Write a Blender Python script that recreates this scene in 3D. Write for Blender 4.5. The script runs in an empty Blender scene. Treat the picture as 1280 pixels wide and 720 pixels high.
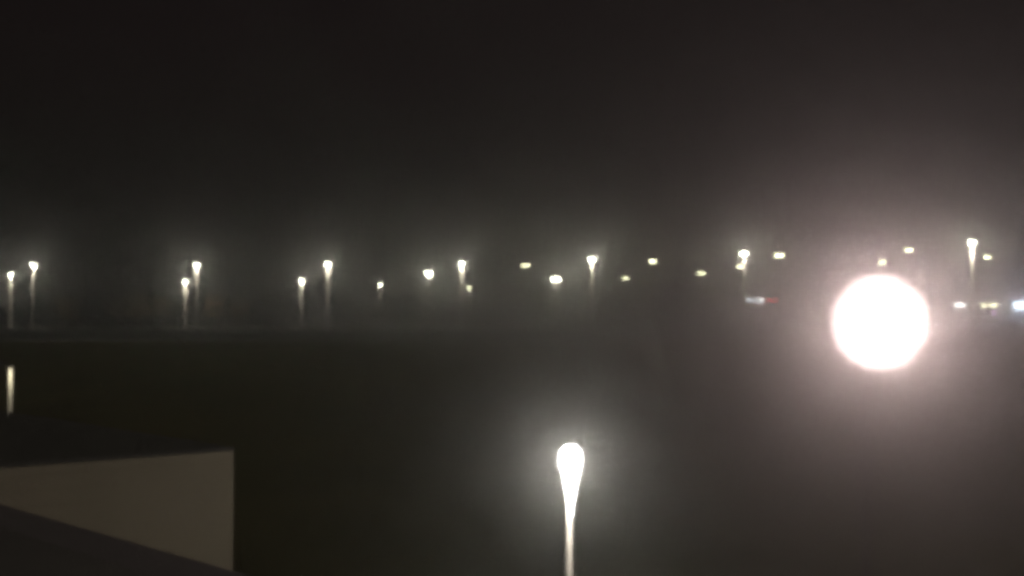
import bpy, bmesh, math, random
from mathutils import Vector, Matrix
random.seed(7)
S = bpy.context.scene
COL = S.collection
PI = math.pi
R = math.radians

# ------------------------------------------------------------------ camera
CAM_Z = 7.0
F = 1108.0
PITCH = math.atan(25 / F)
cd = bpy.data.cameras.new('camera'); cam = bpy.data.objects.new('camera', cd); COL.objects.link(cam)
cam.location = (0, 0, CAM_Z); cam.rotation_euler = (PI / 2 + PITCH, 0, 0)
cd.sensor_width = 36; cd.lens = 36 * F / 1280; cd.clip_start = 0.1; cd.clip_end = 5000
S.camera = cam
cd.dof.use_dof = True; cd.dof.focus_distance = 6.0; cd.dof.aperture_fstop = 1.1      # a cheap camera focused close by: distant lamps swell to soft discs

def at(px, py, Y):
    """point of the place seen at that pixel, Y metres in front of the camera"""
    f = Vector((0, math.cos(PITCH), math.sin(PITCH))); u = Vector((0, -math.sin(PITCH), math.cos(PITCH)))
    d = Vector((1, 0, 0)) * (px - 640) - u * (py - 360) + f * F
    return Vector((0, 0, CAM_Z)) + d * (Y / d.y)

# ------------------------------------------------------------------ materials
def mat(name, col, rough=0.7, metal=0.0, noise=0.0, scale=3.0, bump=0.0, spec=0.4, col2=None):
    m = bpy.data.materials.new(name); m.use_nodes = True
    nt = m.node_tree; b = nt.nodes['Principled BSDF']
    b.inputs['Roughness'].default_value = rough; b.inputs['Metallic'].default_value = metal
    b.inputs['Specular IOR Level'].default_value = spec
    b.inputs['Base Color'].default_value = (*col, 1)
    if noise or col2:
        tc = nt.nodes.new('ShaderNodeTexCoord'); nz = nt.nodes.new('ShaderNodeTexNoise')
        nz.inputs['Scale'].default_value = scale; nz.inputs['Detail'].default_value = 6
        nt.links.new(tc.outputs['Object'], nz.inputs['Vector'])
        mx = nt.nodes.new('ShaderNodeMix'); mx.data_type = 'RGBA'
        mx.inputs[6].default_value = (*[c * (1 - noise) for c in col], 1)
        mx.inputs[7].default_value = (*(col2 or [min(1, c * (1 + noise)) for c in col]), 1)
        nt.links.new(nz.outputs['Fac'], mx.inputs[0]); nt.links.new(mx.outputs[2], b.inputs['Base Color'])
        if bump:
            bp = nt.nodes.new('ShaderNodeBump'); bp.inputs['Strength'].default_value = bump
            nt.links.new(nz.outputs['Fac'], bp.inputs['Height']); nt.links.new(bp.outputs['Normal'], b.inputs['Normal'])
    return m

def glow(name, col, strength, clear=0.0):
    """lit glass: it gives off light and lets the lamp inside shine through"""
    m = bpy.data.materials.new(name); m.use_nodes = True
    nt = m.node_tree; nt.nodes.clear()
    o = nt.nodes.new('ShaderNodeOutputMaterial'); e = nt.nodes.new('ShaderNodeEmission')
    e.inputs[0].default_value = (*col, 1); e.inputs[1].default_value = strength
    if clear:
        t = nt.nodes.new('ShaderNodeBsdfTransparent'); t.inputs[0].default_value = (clear, clear, clear, 1)
        a = nt.nodes.new('ShaderNodeAddShader'); nt.links.new(e.outputs[0], a.inputs[0]); nt.links.new(t.outputs[0], a.inputs[1])
        nt.links.new(a.outputs[0], o.inputs[0])
    else:
        nt.links.new(e.outputs[0], o.inputs[0])
    m.cycles.emission_sampling = 'NONE'
    return m

LAMP = (0.95, 1.0, 0.74); FOGLIT = (1.0, 0.95, 0.86)
M = dict(
    pole=mat('galvanised steel', (0.68, 0.62, 0.55), 0.55, 0.1, 0.12, 6),
    dark_pole=mat('black painted steel', (0.03, 0.03, 0.032), 0.5, 0, 0.2, 6),
    matt_black=mat('matt black paint', (0.008, 0.008, 0.008), 0.95, 0, spec=0.05),
    housing=mat('grey cast housing', (0.12, 0.12, 0.12), 0.5, 0.2, 0.1, 8),
    concrete=mat('concrete', (0.36, 0.34, 0.31), 0.9, 0, 0.25, 5, 0.3),
    grass=mat('night grass', (0.075, 0.082, 0.045), 0.95, 0, 0.5, 0.12, 0.6, 0.03, (0.13, 0.115, 0.055)),
    asphalt=mat('asphalt', (0.045, 0.042, 0.038), 0.95, 0, 0.5, 0.12, 0.2, 0.03),
    roof=mat('bitumen roof', (0.07, 0.068, 0.058), 0.9, 0, 0.35, 2.0, 0.4, 0.2),
    coping=mat('dark zinc coping', (0.075, 0.07, 0.064), 0.9, 0.2, 0.2, 4),
    render_wall=mat('shop wall', (0.28, 0.26, 0.24), 0.9, 0, 0.12, 0.6),
    shop_roof=mat('shop roof sheet', (0.1, 0.1, 0.1), 0.8, 0, 0.2, 0.8),
    bark=mat('bark', (0.08, 0.06, 0.045), 0.9, 0, 0.3, 6, 0.4),
    leaf=mat('autumn leaves', (0.11, 0.085, 0.03), 0.8, 0, 0.5, 0.9, 0, 0.2, (0.13, 0.075, 0.03)),
    tyre=mat('tyre rubber', (0.02, 0.02, 0.02), 0.85), rim=mat('wheel rim', (0.5, 0.5, 0.5), 0.35, 0.7),
    window=mat('car glass', (0.02, 0.022, 0.025), 0.08, 0, spec=0.6), dull_red=mat('tail lamp lens', (0.35, 0.02, 0.02), 0.3),
    head_glass=mat('head lamp lens', (0.6, 0.6, 0.6), 0.2),
    white_car=mat('white car paint', (0.72, 0.72, 0.7), 0.25, 0, 0.02, 2), silver_car=mat('silver car paint', (0.42, 0.42, 0.43), 0.3, 0.4, 0.03, 2),
    dark_car=mat('dark blue car paint', (0.03, 0.035, 0.06), 0.25, 0.1, 0.03, 2), sign_box=mat('sign casing', (0.1, 0.1, 0.1), 0.6),
    bowl=glow('bright lamp bowl', LAMP, 40, 0.9), bowl_dim=glow('dimmer lamp bowl', (1.0, 0.98, 0.62), 14, 0.9),
    lantern=glow('frosted lantern glass', (1.0, 1.0, 0.92), 14, 0.9),
    flood=glow('floodlight glass', (1.0, 0.97, 0.96), 9, 0),
    s_white=glow('white sign panel', (0.9, 0.95, 1.0), 1.6), s_red=glow('red sign panel', (1.0, 0.05, 0.04), 2.4),
    s_warm=glow('yellow white sign panel', (1.0, 0.95, 0.62), 6.0), s_cool=glow('blue white sign panel', (0.72, 0.88, 1.0), 12.0),
    s_plain=glow('plain white sign panel', (1.0, 0.97, 0.93), 6.0), s_letters=glow('sign letters', (1.0, 1.0, 1.0), 6),
    strip=glow('pink strip light', (1.0, 0.62, 0.7), 3.5), violet=glow('violet lamp glass', (0.9, 0.4, 1.0), 9),
)
# floodlight glass: white in the middle, weaker and pinkish outwards, as painted bloom
nt = M['flood'].node_tree; e = [n for n in nt.nodes if n.type == 'EMISSION'][0]
tc = nt.nodes.new('ShaderNodeTexCoord'); sp = nt.nodes.new('ShaderNodeVectorMath'); sp.operation = 'MULTIPLY'; sp.inputs[1].default_value = (1, 0, 1)
mv = nt.nodes.new('ShaderNodeVectorMath'); mv.operation = 'SUBTRACT'; mv.inputs[1].default_value = (0, 0, at(1100, 403, 10.0).z)
nt.links.new(tc.outputs['Object'], mv.inputs[0]); nt.links.new(mv.outputs[0], sp.inputs[0])
ln_ = nt.nodes.new('ShaderNodeVectorMath'); ln_.operation = 'LENGTH'; nt.links.new(sp.outputs[0], ln_.inputs[0])
mr = nt.nodes.new('ShaderNodeMapRange'); mr.inputs[1].default_value = .44; mr.inputs[2].default_value = .585; mr.inputs[3].default_value = 1.5; mr.inputs[4].default_value = .05
nt.links.new(ln_.outputs['Value'], mr.inputs[0]); nt.links.new(mr.outputs[0], e.inputs[1]); e.inputs[0].default_value = (1.0, .76, .74, 1)
# pale wall with faint courses of horizontal boards and a few weather streaks
w = mat('pale boarded wall', (0.25, 0.212, 0.16), 0.85, 0, 0.16, 1.1)
nt = w.node_tree; b = nt.nodes['Principled BSDF']
tc = nt.nodes.new('ShaderNodeTexCoord'); sp = nt.nodes.new('ShaderNodeSeparateXYZ'); nt.links.new(tc.outputs['Object'], sp.inputs[0])
m1 = nt.nodes.new('ShaderNodeMath'); m1.operation = 'MULTIPLY'; m1.inputs[1].default_value = 4.0; nt.links.new(sp.outputs[2], m1.inputs[0])
m2 = nt.nodes.new('ShaderNodeMath'); m2.operation = 'FRACT'; nt.links.new(m1.outputs[0], m2.inputs[0])
m3 = nt.nodes.new('ShaderNodeMath'); m3.operation = 'LESS_THAN'; m3.inputs[1].default_value = .14; nt.links.new(m2.outputs[0], m3.inputs[0])
g = nt.nodes.new('ShaderNodeMix'); g.data_type = 'RGBA'; g.inputs[7].default_value = (.19, .16, .118, 1); nt.links.new(m3.outputs[0], g.inputs[0])   # darker joint lines
nt.links.new(b.inputs['Base Color'].links[0].from_socket, g.inputs[6]); nt.links.new(g.outputs[2], b.inputs['Base Color'])
bp = nt.nodes.new('ShaderNodeBump'); bp.inputs['Strength'].default_value = 0.35; bp.inputs['Distance'].default_value = 0.03
nt.links.new(m2.outputs[0], bp.inputs['Height']); nt.links.new(bp.outputs[0], b.inputs['Normal'])
M['board'] = w

# ------------------------------------------------------------------ mesh helpers
def tag(o, label=None, cat=None, group=None, kind=None):
    if label: o['label'] = label
    if cat: o['category'] = cat
    if group: o['group'] = group
    if kind: o['kind'] = kind
    return o

def empty(name, loc, rz=0.0):
    o = bpy.data.objects.new(name, None); COL.objects.link(o); o.location = loc; o.rotation_euler = (0, 0, rz)
    o.empty_display_size = 0.3
    return o

def build(name, bm, material, parent=None, smooth=False, loc=(0, 0, 0)):
    me = bpy.data.meshes.new(name); bm.normal_update(); bm.to_mesh(me); bm.free()
    me.materials.append(material)
    if smooth:
        for p in me.polygons: p.use_smooth = True
    o = bpy.data.objects.new(name, me); COL.objects.link(o); o.location = loc
    if parent: o.parent = parent
    return o

def lathe(bm, prof, n=20, c=(0, 0, 0), axis='z', sx=1.0, sy=1.0):
    c = Vector(c); rings = []
    for r, z in prof:
        ring = []
        for i in range(n):
            a = 2 * PI * i / n; x, y = r * math.cos(a) * sx, r * math.sin(a) * sy
            p = {'z': Vector((x, y, z)), 'y': Vector((x, z, y)), 'x': Vector((z, x, y))}[axis]
            ring.append(bm.verts.new(c + p))
        rings.append(ring)
    for a, b_ in zip(rings, rings[1:]):
        for i in range(n): bm.faces.new((a[i], a[(i + 1) % n], b_[(i + 1) % n], b_[i]))
    bm.faces.new(rings[0][::-1]); bm.faces.new(rings[-1])
    bmesh.ops.recalc_face_normals(bm, faces=bm.faces)
    return bm

def tube(bm, pts, rads, n=12):
    pts = [Vector(p) for p in pts]; rings = []
    for i, p in enumerate(pts):
        t = (pts[min(i + 1, len(pts) - 1)] - pts[max(i - 1, 0)]).normalized()
        a = t.orthogonal().normalized() if abs(t.z) > .99 else t.cross(Vector((0, 0, 1))).normalized()
        b_ = t.cross(a)
        rings.append([bm.verts.new(p + (a * math.cos(2 * PI * k / n) + b_ * math.sin(2 * PI * k / n)) * rads[i]) for k in range(n)])
    for a, b_ in zip(rings, rings[1:]):
        for i in range(n): bm.faces.new((a[i], a[(i + 1) % n], b_[(i + 1) % n], b_[i]))
    bm.faces.new(rings[0][::-1]); bm.faces.new(rings[-1])
    bmesh.ops.recalc_face_normals(bm, faces=bm.faces)
    return bm

def box(bm, lo, hi, bevel=0.0):
    r = bmesh.ops.create_cube(bm, size=1.0); lo, hi = Vector(lo), Vector(hi)
    for v in r['verts']: v.co = Vector([(lo[i] + hi[i]) / 2 + v.co[i] * (hi[i] - lo[i]) for i in range(3)])
    if bevel:
        es = list({e for v in r['verts'] for e in v.link_edges})
        bmesh.ops.bevel(bm, geom=es, offset=bevel, segments=2, affect='EDGES')
    return bm

def prism(bm, poly, z0, z1):
    a = [bm.verts.new((x, y, z0)) for x, y in poly]; b_ = [bm.verts.new((x, y, z1)) for x, y in poly]
    n = len(poly)
    bm.faces.new(a[::-1]); bm.faces.new(b_)
    for i in range(n): bm.faces.new((a[i], a[(i + 1) % n], b_[(i + 1) % n], b_[i]))
    bmesh.ops.recalc_face_normals(bm, faces=bm.faces)
    return bm

def bulb(parent, loc, watts, col=LAMP, radius=0.06, spot=None):
    l = bpy.data.lights.new('lamp_bulb', 'SPOT' if spot else 'POINT'); l.energy = watts; l.color = col; l.shadow_soft_size = radius
    o = bpy.data.objects.new('lamp_bulb', l); COL.objects.link(o); o.location = loc; o.parent = parent
    if spot:
        l.spot_size = spot[0]; l.spot_blend = spot[1]
        o.rotation_euler = Vector(spot[2]).to_track_quat('-Z', 'Y').to_euler()
    return o

# ------------------------------------------------------------------ the setting
UP = 2.5                                    # the far car park lies on higher ground
bm = bmesh.new()
xs = [-700 + 50 * i for i in range(29)]
ys = [-60, 0, 20, 40, 60, 70, 78, 86, 94, 102, 110, 125, 150, 200, 280, 400, 600, 900]
def gz(y):
    t = min(1, max(0, (y - 70) / 40)); return UP * (3 * t * t - 2 * t ** 3)
V = [[bm.verts.new((x, y, gz(y))) for x in xs] for y in ys]
for j in range(len(ys) - 1):
    for i in range(len(xs) - 1): bm.faces.new((V[j][i], V[j][i + 1], V[j + 1][i + 1], V[j + 1][i]))
tag(build('ground', bm, M['grass'], smooth=True), kind='structure')
bm = bmesh.new(); prism(bm, [(-330, 122), (380, 122), (380, 470), (-330, 470)], UP - .3, UP + .004)
tag(build('parking_lot', bm, M['asphalt']), kind='structure')
bm = bmesh.new(); prism(bm, [(-330, 121.7), (380, 121.7), (380, 122), (-330, 122)], UP - .3, UP + .13)
tag(build('kerb', bm, M['concrete']), kind='structure')
bm = bmesh.new()
for k in range(-40, 46):                    # painted bays, two double rows
    for y0 in (140, 165): box(bm, (k * 2.7, y0, UP + .005), (k * 2.7 + .1, y0 + 10, UP + .008))
tag(build('painted_bay_lines', bm, mat('road paint', (0.6, 0.6, 0.58), 0.8, 0, 0.2, 3)), kind='structure')

# ------------------------------------------------------------------ near roof at lower left (the camera looks over it)
e0, e1 = at(0, 631, 5.45), at(312, 719, 4.0)
d = (e1 - e0); d.z = 0; d.normalize(); nrm = Vector((d.y, -d.x, 0))       # towards the camera side
zt = 5.8
def on(pt, z=zt): return (pt.x, pt.y)
a0 = Vector((e0.x, e0.y, 0)) - d * 5; a1 = Vector((e1.x, e1.y, 0)) + d * 2.6
if nrm.y > 0: nrm = -nrm
poly = [a0, a1, a1 + nrm * 6, a0 + nrm * 6]
house = empty('building', (a0.x, a0.y, 0))
tag(house, 'dark flat roofed building with a plain coping edge in the bottom left foreground', 'building')
def rel(ps, base): return [(p.x - base.x, p.y - base.y) for p in ps]
def inset(k): return [a0 - d * -k + nrm * k, a1 - d * k + nrm * k, a1 - d * k + nrm * (6 - k), a0 + d * k + nrm * (6 - k)]
bm = bmesh.new(); prism(bm, rel(inset(.12), a0), 0, zt - .2); build('wall', bm, M['coping'], house)
bm = bmesh.new(); prism(bm, rel(inset(.27), a0), zt - .197, zt + .008); build('roof', bm, M['roof'], house)
bm = bmesh.new()
for p, q in ((0, 1), (1, 2), (2, 3), (3, 0)):
    o_, i_ = poly, inset(.3)
    prism(bm, rel([o_[p], o_[q], i_[q], i_[p]], a0), zt - .19, zt)
build('coping', bm, M['coping'], house)

# ------------------------------------------------------------------ pale walled wing
zt2 = 4.5
def hit(px, py, z):                         # where the sight line through that pixel meets height z
    p = at(px, py, 1.0); v = p - Vector((0, 0, CAM_Z)); k = (z - CAM_Z) / v.z
    return Vector((v.x * k, v.y * k, 0))
c = hit(292, 559, zt2); l = hit(0, 580, zt2); f_ = hit(0, 513, zt2)
L = c + (l - c) * 2.2; Fp = c + (f_ - c) * 1.5
poly = [c, L, L + (Fp - c), Fp]
wing = empty('annex_building', (c.x, c.y, 0))
tag(wing, 'pale boarded annex with a dark flat roof behind the near coping, lower left', 'building')
def shrink(ps, k):
    ce = sum(ps, Vector()) / len(ps); return [p + (ce - p).normalized() * k for p in ps]
bm = bmesh.new(); prism(bm, rel(poly, c), 0, zt2 - .06); build('wall', bm, M['board'], wing)
bm = bmesh.new(); prism(bm, rel(shrink(poly, .05), c), zt2 - .058, zt2 - .02); build('roof', bm, M['roof'], wing)
bm = bmesh.new(); ou, inn = shrink(poly, -.03), shrink(poly, .2)
for p in range(4):
    q = (p + 1) % 4; prism(bm, rel([ou[p], ou[q], inn[q], inn[p]], c), zt2 - .055, zt2)
build('coping', bm, M['coping'], wing)

# ------------------------------------------------------------------ street lamps of the far car park
def mast(h, facing, head='single', watts=2300, bright=True, near=1, width=1.0, dark=False, down=1.0):
    """street lamp > pole, base, arm, lamp_head (> bowl); facing = angle of the arm about the pole (0 = away from the camera)"""
    t = empty('street_lamp', (0, 0, 0), facing)
    pm = M['dark_pole'] if dark else M['pole']
    bm = bmesh.new(); lathe(bm, [(.21 * near, .35), (.19 * near, h * .4), (.17 * near, h * .8), (.15 * near, h + .05)], 14); build('pole', bm, pm, t, True)
    bm = bmesh.new(); lathe(bm, [(.42 * near, -.02), (.42 * near, .5), (.38 * near, .58), (.2 * near, .6)], 16); build('base', bm, M['concrete'], t)
    heads = [1] if head == 'single' else [1, -1]
    Larm = 1.3 * near if head == 'single' else .42 * near
    for s in heads:
        v = Vector((0, 1, 0)) if head == 'single' else Vector((s, 0, 0))
        bm = bmesh.new(); tube(bm, [Vector((0, 0, h - .25)), Vector((0, 0, h)) + v * .4 * near, Vector((0, 0, h + .12)) + v * Larm], [.06 * near, .05 * near, .045 * near], 8)
        build('arm', bm, pm, t, True)
        c_ = Vector((0, 0, h + .1)) + v * (Larm + .35 * near)
        bm = bmesh.new(); lathe(bm, [(.40 * near, 0), (.46 * near, .05), (.42 * near, .14), (.28 * near, .24), (.08 * near, .28)], 18, c_)
        hd = build('lamp_head', bm, M['housing'], t, True)
        bm = bmesh.new(); k = near * width
        lathe(bm, [(.40 * k, -.004), (.42 * k, -.1), (.36 * k, -.25), (.22 * k, -.37), (.06 * k, -.42)], 18, c_)
        build('bowl', bm, M['bowl'] if bright else M['bowl_dim'], hd, True)
        q_ = c_ + Vector((0, 0, -.2 * near)); bulb(t, q_, watts / len(heads), FOGLIT, .08)
        if not dark: bulb(t, q_ + Vector((0, 0, -.3)), 4200 * down / len(heads) * (1 if bright else .5), (1, .93, .8), .08, (R(128), .25, Vector((0, 0, -1)) - v * .35))
    return t

AWAY = 0.0; TO = PI
G = 'street lamps across the far car park'
lamps = [  # px, py of the glowing bowl, distance, facing, head, watts, bright, width, label
 (14, 344, 205, TO, 'single', 1500, True, .8, 'shorter street lamp at the far left edge, lower of the leftmost pair'),
 (42, 332, 200, TO, 'single', 2300, True, 1, 'bright street lamp with a long glowing pole, taller one of the leftmost pair'),
 (232, 353, 205, TO, 'single', 1500, True, .8, 'short street lamp standing just left of a taller bright lamp, both poles glowing in fog'),
 (246, 332, 200, TO, 'single', 2600, True, 1, 'tall bright street lamp with a short lamp close on its left side'),
 (377, 351, 220, TO, 'single', 1300, True, .8, 'shorter yellowish street lamp left of the tall lamp with a thin long pole'),
 (410, 331, 195, TO, 'single', 2900, True, 1.1, 'tall bright street lamp with a thin long pole, right of a shorter yellowish lamp'),
 (475, 356, 290, TO, 'single', 1100, True, .95, 'small dim street lamp standing alone between the wide twin lamp and a tall bright lamp'),
 (536, 342, 230, 2.3, 'double', 2600, True, .9, 'twin headed street lamp left of the tall lamp with a tiny dim neighbour'),
 (577, 330, 195, TO, 'single', 2900, True, 1, 'tall bright street lamp with a tiny dim lamp low beside its pole'),
 (586, 360, 300, TO, 'single', 500, False, 1.1, 'tiny dim street lamp, lowest of all, right beside the pole of a tall bright lamp'),
 (657, 332, 260, AWAY, 'single', 900, False, 1.6, 'small round street lamp with no visible pole, up left of the brightest twin lamp'),
 (695, 349, 240, 2.5, 'double', 3800, True, 1.15, 'brightest twin headed street lamp, low near the middle of the far row'),
 (740, 325, 180, TO, 'single', 3400, True, 1.2, 'large bright street lamp above and right of the brightest twin lamp near the middle'),
 (782, 348, 300, AWAY, 'single', 700, False, 1.8, 'small low street lamp without visible pole, right of the large bright middle lamp'),
 (816, 327, 210, AWAY, 'single', 700, False, 1.2, 'small high street lamp with dark pole halfway between two lower small ones'),
 (877, 342, 280, AWAY, 'single', 900, False, 1.7, 'small low street lamp left of the stacked pair above the red and white sign'),
 (930, 318, 160, TO, 'single', 2600, True, 1.1, 'large bright street lamp, upper of the pair above the red and white sign'),
 (925, 334, 240, AWAY, 'single', 600, False, 1.2, 'small dim street lamp, lower of the stacked pair above the red and white sign'),
 (974, 320, 185, AWAY, 'single', 1100, False, 1.35, 'small yellow white street lamp between the stacked pair and the blinding floodlight'),
 (1103, 328, 230, AWAY, 'single', 500, False, 1.1, 'faint street lamp half lost in the glare just above the blinding floodlight'),
 (1136, 313, 175, AWAY, 'single', 600, False, 1.0, 'small street lamp up right of the blinding floodlight, clear of its glare'),
 (1215, 304, 135, TO, 'single', 1800, True, .85, 'highest bright street lamp at the right, with a glowing pole tapering below it'),
 (1234, 322, 190, AWAY, 'single', 600, False, .95, 'small tilted street lamp below right of the highest bright lamp'),
]
for i, (px, py, D, fc, hd, W, br, wd, lab) in enumerate(lamps):
    p = at(px, py, D); off = 1.65 if hd == 'single' else .0
    sg = -math.cos(fc) if hd == 'single' else 0
    rr = math.hypot(p.x, D); px_, py_ = p.x * (1 + sg * off / rr), D * (1 + sg * off / rr)      # the arm points at, or away from, the viewer's building
    fc_ = fc - math.atan2(p.x, D) if hd == 'single' else fc
    h = p.z - UP + .12
    t = mast(h, fc_, hd, W * .26, br, 1, wd * (1.6 if fc == AWAY else 1.3), fc == AWAY, .4 if 690 < px < 1000 else 1)
    t.location = (px_, py_, UP + .004); tag(t, lab, 'street lamp', G)

# ------------------------------------------------------------------ near lamp: tapering lantern carried on a short arm
D = 14.2; p = at(715, 578, D)
t = empty('lantern_post', (p.x - .02, D + .34, 0)); tag(t, 'near lantern lamp post glowing white with a brightly lit slim pole', 'lamp post')
zc = p.z
bm = bmesh.new(); lathe(bm, [(.085, .3), (.065, 1.6), (.05, zc - .3), (.046, zc + .05)], 18)
build('pole', bm, mat('pale painted post', (0.62, 0.58, 0.52), 0.5, 0, 0.08, 5), t, True)
bm = bmesh.new(); lathe(bm, [(.2, 0), (.2, .06), (.12, .1), (.1, .32), (.086, .34)], 18); build('base', bm, M['concrete'], t)
bm = bmesh.new(); tube(bm, [(0, 0, zc - .12), (0, -.06, zc + .0), (0, -.12, zc + .05), (0, -.16, zc + .06)], [.03, .025, .025, .03], 10); build('arm', bm, M['pole'], t, True)
bm = bmesh.new(); lathe(bm, [(.015, -.85), (.04, -.66), (.075, -.47), (.115, -.25), (.163, -.06), (.18, .06), (.163, .17), (.1, .245), (.03, .28)], 28, (0, -.34, zc)); ln = build('lantern', bm, M['lantern'], t, True)
bm = bmesh.new(); lathe(bm, [(.04, .2802), (.03, .282), (.01, .283)], 14, (0, -.34, zc)); build('cap', bm, M['housing'], ln, True)
bulb(t, (0, -.34, zc + .02), 150, (1, .97, .92), .05)
bulb(t, (0, -.34, zc - .1), 420, (1, .93, .82), .04, (R(110), .5, (0, .3, -1)))

# ------------------------------------------------------------------ shielded lamp at the left edge, seen from above
D = 38; p = at(14, 460, D)
t = empty('shielded_lamp', (p.x, D, 0)); tag(t, 'shielded lamp at left edge, lighting its own pole above the annex roof', 'lamp post')
h = p.z
bm = bmesh.new(); lathe(bm, [(.1, .3), (.085, h * .5), (.075, h + .02)], 16); build('pole', bm, M['pole'], t, True)
bm = bmesh.new(); lathe(bm, [(.3, 0), (.3, .3), (.14, .36)], 16); build('base', bm, M['concrete'], t)
bm = bmesh.new(); tube(bm, [(0, 0, h - .02), (-.12, -.3, h + .1), (-.22, -.55, h + .3)], [.04, .035, .03], 8); build('arm', bm, M['pole'], t, True)
bm = bmesh.new(); lathe(bm, [(.06, .16), (.2, .12), (.28, .06), (.31, -.14), (.29, -.14), (.2, .04), (.02, .06)], 22, (-.24, -.6, h + .2)); hd = build('lamp_head', bm, M['housing'], t, True)
bm = bmesh.new(); lathe(bm, [(.12, -.02), (.14, .02)], 18, (-.24, -.6, h + .2)); build('lens', bm, M['bowl_dim'], hd)
bulb(t, (-.24, -.6, h + .12), 70, (1, .97, .72), .05, (R(165), .4, (.1, .2, -1)))

# ------------------------------------------------------------------ the blinding floodlight
D = 10.0; p = at(1100, 403, D)
t = empty('floodlight', (p.x, D + .45, 0)); tag(t, 'blinding white round floodlight on a slim dark pole facing the viewer', 'floodlight')
z = p.z
bm = bmesh.new(); lathe(bm, [(.045, .1), (.035, 3), (.03, z - .1), (.03, z + .1)], 14); build('pole', bm, M['matt_black'], t, True)
bm = bmesh.new(); lathe(bm, [(.2, 0), (.2, .1), (.07, .14)], 16); build('base', bm, M['concrete'], t)
bm = bmesh.new(); lathe(bm, [(.10, -.02), (.22, -.08), (.56, -.25), (.615, -.40), (.615, -.43), (.595, -.43)], 40, (0, 0, z), 'y'); hd = build('housing', bm, M['dark_pole'], t, True)
bm = bmesh.new(); lathe(bm, [(.592, -.435), (.58, -.44), (.52, -.455), (.36, -.475), (.1, -.49)], 48, (0, 0, z), 'y'); build('lens', bm, M['flood'], hd, True)
bm = bmesh.new(); tube(bm, [(-.54, -.3, z), (-.5, -.05, z), (0, .0, z), (.5, -.05, z), (.54, -.3, z)], [.018] * 5, 8); build('bracket', bm, M['dark_pole'], t)
to_cam = Vector((0, 0, CAM_Z)) - p
bulb(t, (0, -.56, z), 900, (1, .79, .78), .12, (R(172), 1.0, to_cam))
t.rotation_euler.z = 0

# ------------------------------------------------------------------ far shops and their lit signs
def shop(name, px0, px1, D, top, depth, label):
    a, b_ = at(px0, 385, D), at(px1, 385, D)
    t = empty(name, ((a.x + b_.x) / 2, D, UP)); tag(t, label, 'building'); hw = (b_.x - a.x) / 2
    bm = bmesh.new(); box(bm, (-hw, 0, -.1), (hw, depth, top)); build('wall', bm, M['render_wall'], t)
    bm = bmesh.new(); box(bm, (-hw - .3, -.3, top + .002), (hw + .3, depth + .3, top + .35)); build('roof', bm, M['shop_roof'], t)
    n = int(hw * 2 / 5)
    for i in range(n):
        x = -hw + (i + .5) * 2 * hw / n
        bm = bmesh.new(); box(bm, (x - 1.7, -.06, .5), (x + 1.7, -.004, 2.7)); wd = build('window', bm, M['window'], t)
        bm = bmesh.new()
        box(bm, (x - 1.78, -.1, .42), (x + 1.78, -.062, 2.78))
        bmesh.ops.inset_region(bm, faces=[f for f in bm.faces if abs(f.normal.y) > .9], thickness=.09)
        bmesh.ops.delete(bm, geom=[f for f in bm.faces if abs(f.normal.y) > .9 and abs(f.calc_center_median().x - x) < .01 and f.calc_area() > 4], context='FACES')
        build('frame', bm, M['housing'], wd)
    bm = bmesh.new(); box(bm, (hw - 1.6, -.05, 0), (hw - .5, -.004, 2.3)); dr = build('door', bm, M['dark_pole'], t)
    bm = bmesh.new(); tube(bm, [(hw - 1.4, -.12, .9), (hw - 1.4, -.12, 1.3)], [.02, .02], 6); build('handle', bm, M['rim'], dr)
    return t
shop('shop_building', 900, 1000, 300, 8.6, 18, 'low dim shop building behind the fog carrying the red and white sign')
shop('shop_building', 1180, 1262, 262, 6.4, 16, 'low dim shop building at right carrying a white and a yellowish sign')
shop('shop_building', 1262.5, 1340, 258, 7.3, 16, 'low shop building at right edge with a thin light strip and a blue white sign')

def sign(px0, px1, py0, py1, D, face, label, letters=None, red=None, glowcol=None, W=0):
    a, b_ = at(px0, py1, D), at(px1, py0, D)
    t = empty('lit_sign', ((a.x + b_.x) / 2, D - .35, a.z)); tag(t, label, 'sign', 'lit shop signs in the fog')
    hw, hh = (b_.x - a.x) / 2, b_.z - a.z
    bm = bmesh.new(); box(bm, (-hw - .1, 0, -.1), (hw + .1, .32, hh + .1)); build('casing', bm, M['sign_box'], t)
    xr = hw if not red else hw - 2 * hw * red
    bm = bmesh.new(); box(bm, (-hw, -.06, 0), (xr, -.003, hh), .02); build('panel', bm, face, t)
    if red:
        bm = bmesh.new(); box(bm, (xr + .03, -.06, hh * .1), (hw, -.003, hh * .9), .02); build('red_panel', bm, M['s_red'], t)
    if letters:
        for u, w_ in letters:
            x = -hw + u * (xr + hw)
            bm = bmesh.new(); box(bm, (x, -.1, hh * .2), (x + w_, -.063, hh * .85)); build('letter', bm, M['s_letters'], t)
    if W: bulb(t, (0, -1.2, hh / 2), W, glowcol, .2)
    return t
sign(931.5, 972, 373.3, 377.2, 300, M['s_white'], 'long thin sign, white with bright marks at left and red at its right end',
     letters=[(.06, 1.0), (.20, .5), (.48, .9), (.72, 1.1)], red=.38, glowcol=(1, .9, .95), W=350)
sign(1191.5, 1206, 379, 384, 262, M['s_plain'], 'small plain white lit sign, nearest to the blinding floodlight on its right side', glowcol=(1, .97, .95), W=500)
sign(1225.5, 1246, 378.8, 384.2, 262, M['s_warm'], 'yellowish white lit sign between the plain white and the blue white signs', glowcol=(1, .95, .7), W=600)
sign(1266, 1290, 378, 386, 258, M['s_cool'], 'bluish white glowing sign cut by the right edge of the picture', glowcol=(.6, .75, 1), W=3200)
a, b_ = at(1250, 371.5, 257.5), at(1320, 371.5, 257.5)
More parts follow.
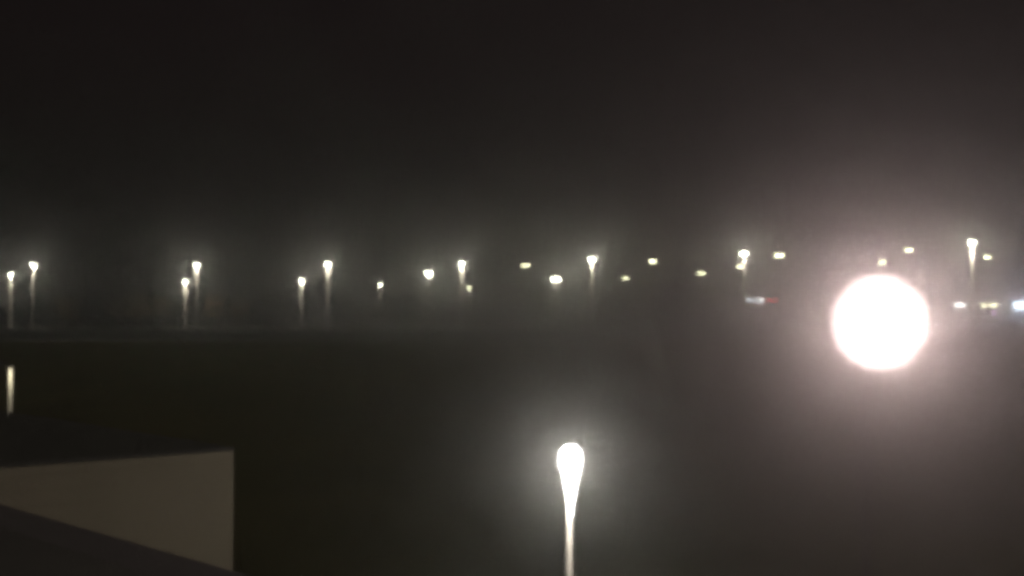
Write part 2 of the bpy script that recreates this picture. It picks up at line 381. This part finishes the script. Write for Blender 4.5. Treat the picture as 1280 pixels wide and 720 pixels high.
bm = bmesh.new(); tube(bm, [(0, 0, 0), ((b_ - a).x, 0, 0)], [.09, .09], 8)
o = build('strip_light', bm, M['strip'], None, loc=(a.x, 257.5, a.z)); tag(o, 'thin pinkish strip light along the roof edge above the blue white sign', 'light')
p = at(1243, 391, 250)
t = empty('path_light', (p.x, 250, UP)); tag(t, 'tiny violet light on a low post below the yellowish sign', 'light')
bm = bmesh.new(); lathe(bm, [(.07, 0), (.06, p.z - UP - .3)], 10); build('post', bm, M['dark_pole'], t)
bm = bmesh.new(); lathe(bm, [(.1, -.3), (.3, -.15), (.34, .05), (.2, .22), (.05, .28)], 14, (0, 0, p.z - UP)); build('globe', bm, M['violet'], t, True)
bulb(t, (0, -.6, p.z - UP), 250, (.8, .4, 1), .1)

# ------------------------------------------------------------------ parked cars, faint in the fog
def car(paint):
    t = empty('parked_car', (0, 0, 0))
    side = [(-2.15, .35), (-2.2, .75), (-2.0, .98), (-1.2, 1.02), (-.75, 1.42), (-.2, 1.5), (.9, 1.46), (1.5, 1.08), (2.1, 1.0), (2.2, .7), (2.15, .35)]
    bm = bmesh.new(); rows = []
    for s, k in ((-.86, 1), (-.9, .0), (.9, .0), (.86, 1)):
        rows.append([bm.verts.new((x, s * (.8 if z > 1.1 else 1), z)) for x, z in side])
    for a, b_ in ((rows[0], rows[3]),):
        n = len(side)
        for i in range(n): bm.faces.new((a[i], a[(i + 1) % n], b_[(i + 1) % n], b_[i]))
        bm.faces.new(a[::-1]); bm.faces.new(b_)
    for r_ in (rows[1], rows[2]):
        for v in r_: bm.verts.remove(v)
    bmesh.ops.recalc_face_normals(bm, faces=bm.faces)
    bmesh.ops.bevel(bm, geom=list(bm.edges), offset=.04, segments=2, affect='EDGES')
    build('body', bm, paint, t)
    for s in (-1, 1):
        bm = bmesh.new(); q = [(-.95, 1.08), (-.66, 1.38), (.85, 1.38), (1.25, 1.1)]
        a = [bm.verts.new((x, s * (.705 if z > 1.2 else .845), z)) for x, z in q]; b2 = [bm.verts.new((x, s * (.73 if z > 1.2 else .875), z)) for x, z in q]
        bm.faces.new(a); bm.faces.new(b2[::-1])
        for i in range(4): bm.faces.new((a[i], a[(i + 1) % 4], b2[(i + 1) % 4], b2[i]))
        bmesh.ops.recalc_face_normals(bm, faces=bm.faces); build('side_window', bm, M['window'], t)
        for x in (-1.35, 1.35):
            bm = bmesh.new(); lathe(bm, [(.22, -.1), (.31, -.1), (.33, 0), (.31, .1), (.22, .1)], 20, (x, s * .84, .33), 'y'); wh = build('wheel', bm, M['tyre'], t)
            bm = bmesh.new(); lathe(bm, [(.2, -.02), (.19, .02)], 16, (x, s * .955, .33), 'y'); build('rim', bm, M['rim'], wh)
        bm = bmesh.new(); box(bm, (-2.24, s * .62 - .16, .66), (-2.19, s * .62 + .16, .84), .01); build('headlight', bm, M['head_glass'], t)
        bm = bmesh.new(); box(bm, (2.18, s * .66 - .14, .7), (2.23, s * .66 + .14, .9), .01); build('taillight', bm, M['dull_red'], t)
    return t
protos = {}
def place_car(px, D, rz, paint, label):
    if paint not in protos:
        t = protos[paint] = car(M[paint])
    else:
        s = protos[paint]; t = s.copy(); COL.objects.link(t)
        for ch in list(s.children):
            c_ = ch.copy(); COL.objects.link(c_); c_.parent = t
            for g in ch.children:
                g_ = g.copy(); COL.objects.link(g_); g_.parent = c_
    t.location = (at(px, 385, D).x, D, UP + .004); t.rotation_euler.z = rz
    tag(t, label, 'car', 'cars parked on the far car park')
place_car(931, 262, .1, 'white_car', 'pale white car parked beneath the red and white sign')
place_car(906, 240, 1.5, 'silver_car', 'silver car parked end on, just left of the pale white car')
place_car(889, 228, 1.62, 'silver_car', 'leftmost of the two silver cars near the red and white sign')
place_car(812, 215, 1.5, 'white_car', 'white car parked alone beneath the small high lamp with a dark pole')
place_car(1262, 205, .15, 'white_car', 'white car parked in front of the blue white sign at right')
place_car(1212, 215, .05, 'dark_car', 'dark car parked below the white and yellowish signs')

# ------------------------------------------------------------------ trees behind the lamps on the left
def tree(px, D, h, wide, lab, seed):
    rnd = random.Random(seed); p = at(px, 385, D)
    t = empty('tree', (p.x, D, UP)); tag(t, lab, 'tree', 'trees behind the lamps on the left')
    bm = bmesh.new(); tube(bm, [(0, 0, -.1), (.05, 0, h * .25), (-.05, .1, h * .55), (0, 0, h * .85)], [.2, .16, .11, .03], 9)
    for k in range(6):
        a = rnd.uniform(0, 2 * PI); z0 = h * rnd.uniform(.3, .6); r_ = wide * rnd.uniform(.5, .8)
        tube(bm, [(0, 0, z0), (math.cos(a) * r_ * .5, math.sin(a) * r_ * .5, z0 + h * .12), (math.cos(a) * r_, math.sin(a) * r_, z0 + h * .25)], [.07, .05, .02], 6)
    build('trunk', bm, M['bark'], t, True)
    cl = [(rnd.uniform(-.7, .7) * wide, rnd.uniform(-.7, .7) * wide, h * rnd.uniform(.4, .95), wide * rnd.uniform(.25, .45)) for _ in range(16)]
    bm = bmesh.new()
    for k in range(2600):
        cx, cy, cz, r_ = rnd.choice(cl); v = Vector([rnd.gauss(0, .5) for _ in range(3)]) * r_; s = rnd.uniform(.08, .17)
        c_ = Vector((cx, cy, cz)) + v; u = Vector([rnd.gauss(0, 1) for _ in range(3)]).normalized(); w_ = u.orthogonal().normalized() 
        bm.faces.new([bm.verts.new(c_ + u * s), bm.verts.new(c_ + w_ * s * .6), bm.verts.new(c_ - u * s), bm.verts.new(c_ - w_ * s * .6)])
    build('crown', bm, M['leaf'], t)
for i, (px, D, h, w_, lab) in enumerate([
    (150, 216, 7.2, 2.6, 'faint brownish tree, first of the trees right of the leftmost pair of lamps'),
    (176, 212, 8.4, 3.0, 'largest faint brownish tree left of the short and tall lamp pair'),
    (205, 218, 7.0, 2.4, 'faint tree standing closest to the left of the short glowing lamp'),
    (268, 214, 7.6, 2.6, 'faint tree just right of the tall lamp with a short lamp beside it'),
    (300, 220, 7.0, 2.3, 'rightmost faint brownish tree, left of the shorter yellowish lamp'),
    (84, 218, 6.4, 2.2, 'leftmost faint tree, right beside the bright leftmost lamp pair')]):
    tree(px, D, h, w_, lab, 40 + i)

# ------------------------------------------------------------------ fog
bm = bmesh.new(); box(bm, (-720, -80, -1), (720, 920, 60))
fog = build('haze', bm, bpy.data.materials.new('fog')); tag(fog, kind='stuff')
fm = fog.data.materials[0]; fm.use_nodes = True; nt = fm.node_tree; nt.nodes.clear()
o = nt.nodes.new('ShaderNodeOutputMaterial'); pv = nt.nodes.new('ShaderNodeVolumePrincipled')
pv.inputs['Density'].default_value = 0.006; pv.inputs['Color'].default_value = (.95, .92, .9, 1); pv.inputs['Anisotropy'].default_value = 0.895
nt.links.new(pv.outputs[0], o.inputs['Volume'])
fm.cycles.volume_sampling = 'EQUIANGULAR'

# ------------------------------------------------------------------ night sky, faintly lit by the town
wd = bpy.data.worlds.new('World'); S.world = wd; wd.use_nodes = True; nt = wd.node_tree
bg = nt.nodes['Background']; tc = nt.nodes.new('ShaderNodeTexCoord'); sp = nt.nodes.new('ShaderNodeSeparateXYZ')
nt.links.new(tc.outputs['Generated'], sp.inputs[0]); rp = nt.nodes.new('ShaderNodeValToRGB'); nt.links.new(sp.outputs[2], rp.inputs[0])
rp.color_ramp.elements[0].position = 0.0; rp.color_ramp.elements[0].color = (.0125, .0107, .009, 1)
rp.color_ramp.elements[1].position = 0.4; rp.color_ramp.elements[1].color = (.0068, .0046, .0050, 1)
nt.links.new(rp.outputs[0], bg.inputs[0]); bg.inputs[1].default_value = 1.0

# added fill from behind the camera, lifts the dark near surfaces
sl = bpy.data.lights.new('fill_sun', 'SUN'); sl.energy = .5; sl.angle = R(25); sl.color = (1, .93, .8)
so = bpy.data.objects.new('fill_sun', sl); COL.objects.link(so); so.rotation_euler = Vector((-.05, 1, -.75)).to_track_quat('-Z', 'Y').to_euler()

# ------------------------------------------------------------------ render
S.view_settings.view_transform = 'Standard'; S.view_settings.look = 'None'; S.view_settings.exposure = 0; S.view_settings.gamma = 1
C = S.cycles
C.pixel_filter_type = 'BLACKMAN_HARRIS'; C.filter_width = 4.6
C.seed = 5; C.use_adaptive_sampling = False; C.use_denoising = True; C.denoiser = 'OPENIMAGEDENOISE'; C.denoising_prefilter = 'ACCURATE'; C.denoising_input_passes = 'RGB'
C.max_bounces = 6; C.diffuse_bounces = 2; C.glossy_bounces = 2; C.volume_bounces = 0; C.transparent_max_bounces = 8
C.use_light_tree = True; C.sample_clamp_indirect = 2; C.caustics_reflective = False; C.caustics_refractive = False
